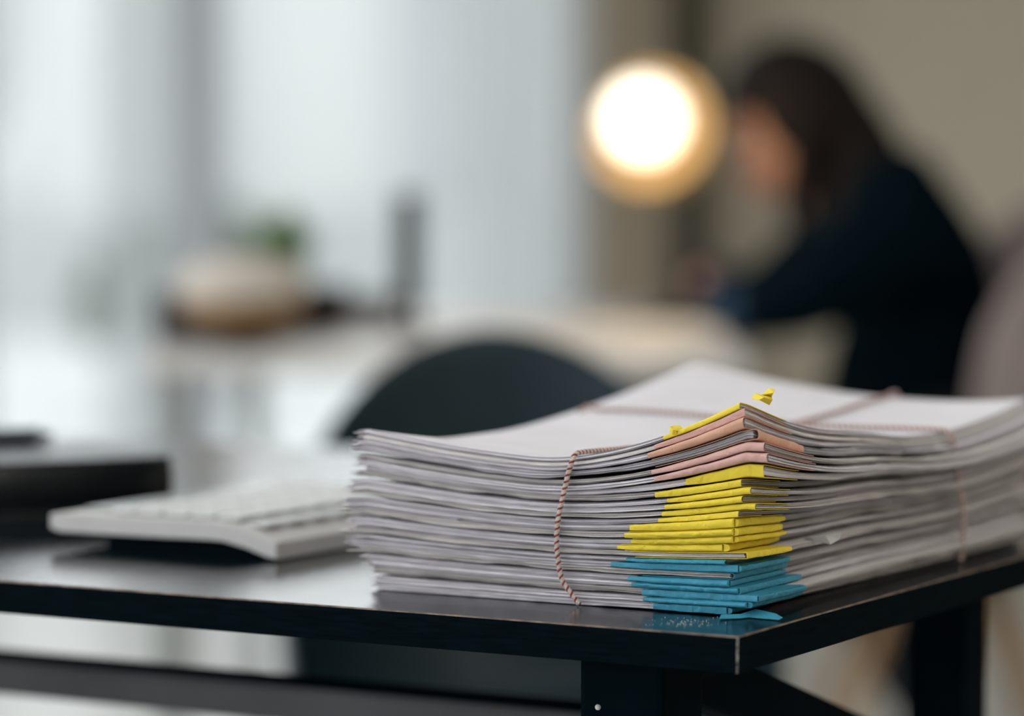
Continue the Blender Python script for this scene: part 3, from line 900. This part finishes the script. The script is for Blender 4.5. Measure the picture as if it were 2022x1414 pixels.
# ================================================================== FAR DESK
DY0, DY1 = 3.93, 5.30
dx0 = P(425, 640, 4.9).x; dx1 = P(1395, 640, 4.8).x
fd = thing('white_desk', 'long white desk at which the person writes', 'desk', ((dx0 + dx1) / 2, (DY0 + DY1) / 2, 0))
hw_ = (dx1 - dx0) / 2; hd = (DY1 - DY0) / 2
bm = bmesh.new(); box(bm, (0, 0, ZT - .0125), (2 * hw_, 2 * hd, .025), bev=.003); obj('desktop', bm, M['white_desk'], fd)
for sx in (-1, 1):
    for sy in (-1, 1):
        bm = bmesh.new(); box(bm, (sx * (hw_ - .03), sy * (hd - .04), (ZT - .025) / 2), (.035, .035, ZT - .025), bev=.003); obj('leg', bm, M['grey_leg'], fd)
bm = bmesh.new(); box(bm, (0, hd - .04, ZT - .065), (2 * hw_ - .1, .02, .08)); obj('apron', bm, M['white_desk'], fd)

# dark walnut box running away to the right, round cushion on a footed basket before it
pa_ = G(688, 652); pb_ = G(452, 682)
dbx = (pb_ - pa_); dbx.z = 0; Lb_ = dbx.length; dbx.normalize(); nbx = Vector((-dbx.y, dbx.x, 0)); nbx = nbx if nbx.y > 0 else -nbx
mb = (pa_ + pb_) / 2 + nbx * .05
wx = thing('walnut_box', 'dark walnut box on the white desk behind the cream cushion', 'box', (mb.x, mb.y, ZT), math.atan2(-dbx.y, -dbx.x))
bm = bmesh.new(); box(bm, (0, 0, .028), (Lb_, .10, .056), bev=.002); obj('body', bm, M['walnut'], wx)
bm = bmesh.new(); box(bm, (0, 0, .0605), (Lb_ + .004, .104, .009), bev=.002); obj('lid', bm, M['walnut'], wx)
cc = P(480, 585, 4.03)
cb = thing('round_cushion', 'cream round cushion in a tan footed basket at the left of the white desk', 'cushion', (cc.x, cc.y, ZT))
bm = bmesh.new(); lathe(bm, [(0, 0), (.038, 0), (.036, .006), (.018, .012), (.016, .022), (0, .024)], 32); obj('foot', bm, M['walnut'], cb, smooth=True)
bm = bmesh.new(); lathe(bm, [(0, .022), (.042, .024), (.064, .036), (.078, .060), (.074, .064), (.060, .042), (0, .034)], 40); obj('basket', bm, M['rattan'], cb, smooth=True)
bm = bmesh.new(); lathe(bm, [(0, .044), (.055, .046), (.075, .060), (.081, .078), (.070, .100), (.040, .113), (0, .117)], 40); obj('cushion_pad', bm, M['cream'], cb, smooth=True)

# potted plant
pp = P(562, 520, 4.85)
pl = thing('potted_plant', 'small green potted plant behind the walnut box', 'plant', (pp.x, pp.y, ZT))
bm = bmesh.new(); lathe(bm, [(0, 0), (.026, 0), (.036, .100), (.039, .103), (.035, .105), (.031, .096), (0, .096)], 28); obj('pot', bm, M['pot'], pl, smooth=True)
bm = bmesh.new(); lathe(bm, [(0, .099), (.032, .097)], 20); obj('soil', bm, M['soil'], pl)
bm = bmesh.new(); rnd = random.Random(9)
for k in range(150):
    ph = rnd.uniform(0, 6.283); el = rnd.uniform(.2, 1.5); L = rnd.uniform(.03, .080)
    d = Vector((math.cos(ph) * math.cos(el), math.sin(ph) * math.cos(el), math.sin(el)))
    s = d.cross(Vector((0, 0, 1))).normalized() * .011; b_ = Vector((0, 0, .098))
    mid = b_ + d * L * .6; tipp = b_ + d * L + Vector((0, 0, -.018 * (1.5 - el)))
    v = [bm.verts.new(b_), bm.verts.new(mid + s), bm.verts.new(tipp), bm.verts.new(mid - s)]
    bm.faces.new(v)
obj('leaves', bm, M['leaf'], pl)

# monitor seen edge-on
pm = P(806, 640, 4.62)
mn = thing('edge_on_monitor', 'charcoal monitor turned edge-on on the white desk', 'monitor', (pm.x, pm.y, ZT), R(2.2))
bm = bmesh.new(); box(bm, (0, 0, .112), (.036, .30, .156), bev=.004); obj('housing', bm, M['monitor'], mn)
bm = bmesh.new(); box(bm, (-.0185, 0, .112), (.002, .28, .136)); obj('screen', bm, M['screen'], mn)
bm = bmesh.new(); box(bm, (.010, 0, .05), (.014, .05, .10), bev=.003); obj('stand', bm, M['monitor'], mn)
bm = bmesh.new(); box(bm, (0.0, 0, .004), (.06, .16, .008), bev=.003); obj('foot', bm, M['monitor'], mn)
pb = P(722, 640, 4.66)
bm = bmesh.new(); box(bm, (0, 0, .020), (.080, .12, .040), bev=.002)
o = obj('card_box', bm, M['box_grey']); o.location = (pb.x + .01, pb.y, ZT); tag(o, 'small pale grey box between the walnut box and the monitor', 'box')
bm = bmesh.new(); box(bm, (0, 0, .0415), (.083, .123, .006), bev=.001); obj('lid', bm, M['box_grey'], o)

# ================================================================== LAMP
LY = 4.75
lc = P(1294, 262, LY)
lm = thing('desk_lamp', 'lit round desk lamp glowing warm beside the person', 'lamp', (P(1345, 600, LY + .12).x, LY + .12, ZT))
base = Vector(lm.location)
rad = 126 / FPX * LY
bc = P(1272, 236, LY - .05)
aim = (CAM - lc).normalized()
aim = (aim + Vector((-.33, 0, .30))).normalized()
q = aim.to_track_quat('Z', 'Y').to_matrix().to_4x4()
bm = bmesh.new()
prof_ = [(rad * math.sin(t), -rad * math.cos(t)) for t in np.linspace(0.06, math.pi * .60, 22)]
prof_in = [(r_ * .965, z_ * .965) for r_, z_ in reversed(prof_)]
lathe(bm, prof_ + prof_in, 48, Matrix.Translation(lc - base) @ q)
bmesh.ops.delete(bm, geom=[f for f in bm.faces if f.index > 1e9], context='FACES')
sh_o = obj('lamp_shade', bm, [M['shade_out'], M['shade_in']], lm, smooth=True)
cc_ = lc - base
for p_ in sh_o.data.polygons:
    if (p_.center - cc_).length < rad * .985: p_.material_index = 1
bm = bmesh.new(); bmesh.ops.create_uvsphere(bm, u_segments=40, v_segments=20, radius=99 / FPX * (LY - .05) * .80, matrix=Matrix.Translation(bc - base))
bl = obj('bulb', bm, M['bulb'], lm, smooth=True)
bm = bmesh.new(); back = lc - aim * rad - base
tube(bm, [Vector((0, 0, .012)), Vector((.01, .02, .20)), back + Vector((.06, .05, -.02)), back + Vector((.01, .01, 0)), back], .006, 10)
obj('arm', bm, M['lamp_metal'], lm, smooth=True)
bm = bmesh.new(); lathe(bm, [(0, 0), (.07, 0), (.072, .008), (.06, .014), (0, .016)], 32); obj('base', bm, M['lamp_metal'], lm, smooth=True)


ll = bpy.data.lights.new('lamp_glow', 'POINT'); ll.energy = 1.8; ll.color = (1.0, .72, .42); ll.shadow_soft_size = .03
lo = bpy.data.objects.new('lamp_glow', ll); C.objects.link(lo); lo.location = bc + Vector((0.0, -.13, -.02))


# ================================================================== PERSON
def skin_mesh(name, chains, m, parent=None, sub=2, voxel=None):
    """chains: list of (list of (point, radius[, radius2])) sharing coincident points -> one skinned graph"""
    verts, edges_, rad_, idx = [], [], [], {}
    for ch in chains:
        prev = None
        for e_ in ch:
            p, r1 = e_[0], e_[1]; r2 = e_[2] if len(e_) > 2 else r1
            k = tuple(round(c, 4) for c in p)
            if k not in idx: idx[k] = len(verts); verts.append(Vector(p)); rad_.append((r1, r2))
            if prev is not None and prev != idx[k]: edges_.append((prev, idx[k]))
            prev = idx[k]
    me = bpy.data.meshes.new(name); me.from_pydata(verts, edges_, []); me.update()
    o = bpy.data.objects.new(name, me); C.objects.link(o)
    md = o.modifiers.new('skin', 'SKIN'); md.use_smooth_shade = True; md.branch_smoothing = .4
    sv = me.skin_vertices[0].data
    for i_, (a_, b_) in enumerate(rad_): sv[i_].radius = (a_, b_)
    sv[0].use_root = True
    md = o.modifiers.new('sub', 'SUBSURF'); md.levels = sub; md.render_levels = sub
    dg = bpy.context.evaluated_depsgraph_get(); dg.update()
    me2 = bpy.data.meshes.new_from_object(o.evaluated_get(dg))
    bpy.data.objects.remove(o)
    return me2


YP = 4.80
pr_ = thing('person', 'person in a black jacket with long dark hair bent over the white desk', 'person', (P(1800, 900, YP).x, YP, 0))
PB = Vector(pr_.location)


def PP(px, py, y): return P(px, py, y) - PB


pelvis = PP(1780, 905, 4.85)
belly = PP(1785, 760, 4.85); chest = PP(1838, 590, 4.85); upper = PP(1832, 455, 4.85); neck0 = PP(1715, 350, 4.85); neck1 = PP(1650, 300, 4.85); skull = PP(1568, 255, 4.85)
shN = PP(1800, 440, 4.67); shF = PP(1730, 440, 5.03)
elN = PP(1580, 595, 4.62); wrN = PP(1400, 635, 4.70); haN = PP(1330, 648, 4.72)
elF = PP(1480, 610, 5.14); wrF = PP(1372, 540, 5.08); haF = PP(1345, 500, 5.05)
hipN = PP(1800, 920, 4.75); hipF = PP(1800, 920, 4.95)
kneeN = Vector((P(1620, 900, 4.76).x, 4.76, .50)) - PB; kneeF = Vector((P(1620, 900, 4.98).x, 4.98, .50)) - PB
ankN = Vector((P(1885, 900, 4.76).x, 4.76, .09)) - PB; ankF = Vector((P(1880, 900, 4.98).x, 4.98, .09)) - PB
toeN = ankN + Vector((-.15, 0, -.055)); toeF = ankF + Vector((-.15, 0, -.055))


def hand(wr, tgt, curl, up):
    """chains of palm and five fingers from the wrist towards tgt"""
    d = (tgt - wr).normalized(); side = d.cross(up).normalized(); n_ = side.cross(d).normalized()
    out = [[(wr, .024, .018), (wr + d * .03, .032, .015), (wr + d * .075, .038, .014)]]
    kn = wr + d * .075
    for j, (o_, L) in enumerate(((-.028, .062), (-.0095, .072), (.0095, .068), (.028, .054))):
        a_ = kn + side * o_ * 1.0; p_ = a_; ch = [(kn, .038, .014), (a_ + d * .008, .0085)]
        ang_ = 0
        for s_ in (.45, .32, .23):
            ang_ += curl * (1 + .15 * j)
            p_ = p_ + (d * math.cos(ang_) - n_ * math.sin(ang_)) * L * s_; ch.append((p_, .0082 - .001 * s_))
        out.append(ch)
    b_ = wr + d * .03
    out.append([(b_, .032, .015), (b_ - side * .032 + d * .012 - n_ * .006, .011), (b_ - side * .044 + d * .036 - n_ * .016, .009), (b_ - side * .040 + d * .056 - n_ * .026, .008)])
    return out


body_ch = [
    [(pelvis, .12, .10), (belly, .10, .085), (chest, .11, .095), (upper, .08, .075), (neck0, .05), (neck1, .046)],
    [(upper, .08, .075), (shN, .045), ((shN + elN) / 2, .040), (elN, .038), ((elN + wrN) / 2, .034), (wrN, .024, .018)],
    [(upper, .08, .075), (shF, .045), ((shF + elF) / 2, .040), (elF, .038), ((elF + wrF) / 2, .034), (wrF, .024, .018)],
    [(pelvis, .12, .10), (hipN, .09), ((hipN + kneeN) / 2, .075), (kneeN, .055), ((kneeN + ankN) / 2, .048), (ankN, .034), (toeN, .03)],
    [(pelvis, .12, .10), (hipF, .09), ((hipF + kneeF) / 2, .075), (kneeF, .055), ((kneeF + ankF) / 2, .048), (ankF, .034), (toeF, .03)],
]
fists = hand(wrN, haN, .45, Vector((0, 0, 1))) + hand(wrF, haF, .55, Vector((0, 1, .2)))


def head_bm(bm):
    """head facing local -x, tilted down"""
    r = bmesh.ops.create_uvsphere(bm, u_segments=40, v_segments=28, radius=1.0)
    for v in r['verts']:
        x, y, z = v.co
        X = x * .098; Y = y * .078; Z = z * .118
        if z < 0:                                                # jaw narrows and moves forward
            k = -z; Y *= 1 - .38 * k ** 1.5; X = X * (1 - .30 * k) - .022 * k
        if x < 0:                                                # flatten the face, brow and cheeks
            X *= 1 - .10 * (1 - abs(z))
            X -= .006 * math.exp(-((z - .28) / .12) ** 2) * math.exp(-(y / .7) ** 2)
            X += .007 * math.exp(-((z - .08) / .12) ** 2) * math.exp(-((abs(y) - .40) / .2) ** 2)
            X -= .028 * math.exp(-((z + .16) / .12) ** 2) * math.exp(-(y / .15) ** 2)   # nose
            X -= .013 * math.exp(-((z - .02) / .14) ** 2) * math.exp(-(y / .12) ** 2)
            X -= .009 * math.exp(-((z + .46) / .07) ** 2) * math.exp(-(y / .30) ** 2)   # lips
            X -= .011 * math.exp(-((z + .80) / .14) ** 2) * math.exp(-(y / .35) ** 2)   # chin
        v.co = (X, Y, Z)
    for sy in (-1, 1):
        e_ = bmesh.ops.create_uvsphere(bm, u_segments=14, v_segments=10, radius=1.0, matrix=Matrix.Translation((.008, sy * .078, -.008)) @ Matrix.Diagonal((.018, .009, .031, 1)))


tilt = Matrix.Rotation(R(-34), 4, 'Y')                            # nose turned down towards the desk
HM = Matrix.Translation(skull) @ tilt
bm = bmesh.new(); head_bm(bm); bmesh.ops.transform(bm, matrix=HM, verts=bm.verts)
for chs, sub in ((body_ch, 2), (fists, 2)):
    if chs is fists:
        for part_ in (fists[:6], fists[6:]):
            me = skin_mesh('tmp', part_, None); bm.from_mesh(me); bpy.data.meshes.remove(me)
    else:
        me = skin_mesh('tmp', chs, None); bm.from_mesh(me); bpy.data.meshes.remove(me)
neckc = [HM @ Vector((.02, 0, -.06))]
me = skin_mesh('tmp', [[(neck0, .055), (neck1, .050), (neckc[0], .050)]], None); bm.from_mesh(me); bpy.data.meshes.remove(me)
bd_ = obj('body', bm, M['skin'], pr_, smooth=True)
md = bd_.modifiers.new('remesh', 'REMESH'); md.mode = 'VOXEL'; md.voxel_size = .0035; md.use_smooth_shade = True
dg = bpy.context.evaluated_depsgraph_get(); dg.update()
me_ = bpy.data.meshes.new_from_object(bd_.evaluated_get(dg)); bd_.modifiers.clear(); bd_.data = me_
bm = bmesh.new(); bm.from_mesh(me_); seen_ = set(); best_ = []
for v0_ in bm.verts:
    if v0_ in seen_: continue
    st_ = [v0_]; isl = []; seen_.add(v0_)
    while st_:
        q_ = st_.pop(); isl.append(q_)
        for e_ in q_.link_edges:
            w_ = e_.other_vert(q_)
            if w_ not in seen_: seen_.add(w_); st_.append(w_)
    best_.append(isl)
best_.sort(key=len, reverse=True); print('body islands', [len(b) for b in best_][:6])
if len(best_) > 1:
    bmesh.ops.delete(bm, geom=[v for b in best_[1:] for v in b], context='VERTS'); bm.to_mesh(me_)
bm.free()
# clothing follows the same skeleton, a little larger
G_ = 1.14
jk = [[(pelvis, .150, .135), (belly, .150, .14), (chest, .165, .155), (upper, .155, .150), (neck0, .075)],
      [(upper, .155, .150), (shN, .105), ((shN + elN) / 2, .078), (elN, .064), ((elN + wrN) / 2, .046), (wrN + (elN - wrN).normalized() * .045, .038)],
      [(upper, .155, .150), (shF, .105), ((shF + elF) / 2, .078), (elF, .064), ((elF + wrF) / 2, .046), (wrF + (elF - wrF).normalized() * .045, .038)]]
me = skin_mesh('jacket', jk, None); o = link('jacket', me, M['jacket'], pr_); me.polygons.foreach_set('use_smooth', [True] * len(me.polygons))
for el_, wr_ in ((elN, wrN), (elF, wrF)):
    d_ = (wr_ - el_).normalized(); bm = bmesh.new()
    tube(bm, [wr_ - d_ * .075, wr_ - d_ * .05, wr_ - d_ * .012], [.041, .042, .036], 20, cap=False)
    o = obj('sleeve_cuff', bm, M['cuff'], pr_, smooth=True); md = o.modifiers.new('solid', 'SOLIDIFY'); md.thickness = .003
    o['label'] = 'navy blue shirt cuff'
tr = [[(pelvis, .134, .114), (hipN, .10), ((hipN + kneeN) / 2, .086), (kneeN, .066), ((kneeN + ankN) / 2, .06), (ankN + Vector((0, 0, .03)), .05)],
      [(pelvis, .134, .114), (hipF, .10), ((hipF + kneeF) / 2, .086), (kneeF, .066), ((kneeF + ankF) / 2, .06), (ankF + Vector((0, 0, .03)), .05)]]
me = skin_mesh('trousers', tr, None); link('trousers', me, M['trouser'], pr_); me.polygons.foreach_set('use_smooth', [True] * len(me.polygons))
for an, to in ((ankN, toeN), (ankF, toeF)):
    me = skin_mesh('shoe', [[(an + Vector((.045, 0, -.035)), .050, .052), (an + Vector((-.04, 0, -.032)), .056, .056), (to + Vector((-.005, 0, .010)), .054, .044), (to + Vector((-.055, 0, .008)), .040, .030)]], None)
    link('shoe', me, M['shoe'], pr_)
# hair: cap plus long fall over neck and back
bm = bmesh.new()
r = bmesh.ops.create_uvsphere(bm, u_segments=36, v_segments=24, radius=1.0)
for v in r['verts']:
    x, y, z = v.co
    v.co = (x * .112 + .014, y * .094, z * .128 + .008)
kill = [v for v in bm.verts if v.co.x < -.055 and v.co.z < .062 or (v.co.x < -.02 and v.co.z < -.02)]
bmesh.ops.delete(bm, geom=kill, context='VERTS')
bmesh.ops.transform(bm, matrix=HM, verts=bm.verts)
hp = [HM @ Vector((.035, 0, .05)), PP(1650, 260, 4.84), PP(1690, 330, 4.83), PP(1700, 420, 4.80), PP(1690, 500, 4.76)]
me = skin_mesh('tmp', [[(hp[0], .090, .088), (hp[1], .078, .085), (hp[2], .065, .09), (hp[3], .045, .085), (hp[4], .02, .05)]], None); bm.from_mesh(me); bpy.data.meshes.remove(me)
hf = [HM @ Vector((.01, -.062, .03)), HM @ Vector((-.02, -.082, -.04)), PP(1560, 400, 4.76), PP(1570, 470, 4.76)]
me = skin_mesh('tmp', [[(hf[0], .035), (hf[1], .022), (hf[2], .018), (hf[3], .008)]], None); bm.from_mesh(me); bpy.data.meshes.remove(me)
hr = obj('hair', bm, M['hair'], pr_, smooth=True); md = hr.modifiers.new('solid', 'SOLIDIFY'); md.thickness = .004
for sy in (-1, 1):
    bm = bmesh.new(); bmesh.ops.create_uvsphere(bm, u_segments=16, v_segments=12, radius=.0115, matrix=HM @ Matrix.Translation((-.0785, sy * .031, .010)))
    e_ = obj('eye', bm, M['eye'], pr_, smooth=True)
    bm = bmesh.new(); bmesh.ops.create_uvsphere(bm, u_segments=12, v_segments=8, radius=.006, matrix=HM @ Matrix.Translation((-.0862, sy * .031, .008))); obj('iris', bm, M['iris'], e_, smooth=True)
    bm = bmesh.new(); tube(bm, [HM @ Vector((-.092, sy * .016, .030)), HM @ Vector((-.091, sy * .032, .034)), HM @ Vector((-.082, sy * .048, .030))], .003, 8); obj('eyebrow', bm, M['hair'], pr_, smooth=True)
bm = bmesh.new(); tube(bm, [HM @ Vector((-.078, -.022, -.054)), HM @ Vector((-.091, 0, -.053)), HM @ Vector((-.078, .022, -.054))], [.003, .0065, .003], 8); obj('lips', bm, M['lips'], pr_, smooth=True)
# sheet and pen on the far desk
sh = P(1235, 640, 4.62)
bm = bmesh.new(); box(bm, (0, 0, .0012), (.21, .28, .0022), Matrix.Rotation(.15, 3, 'Z'))
o = obj('writing_pad', bm, M['sheet']); o.location = (sh.x + .01, sh.y, ZT); tag(o, 'cream writing pad lit by the lamp on the white desk', 'notepad')
bm = bmesh.new(); box(bm, (0, .14, .0028), (.20, .02, .0012), Matrix.Rotation(.15, 3, 'Z')); obj('binding', bm, M['ink'], o)
# mauve tub chair the person sits in
shell_chair('mauve upholstered tub chair at the right edge with the person in it', P(1860, 800, 4.75).x, YP - .02, math.pi, M['mauve_shell'],   .40, .985, .60, .30, .38, M['wood_leg'], hw=1.0, fwd=.02)
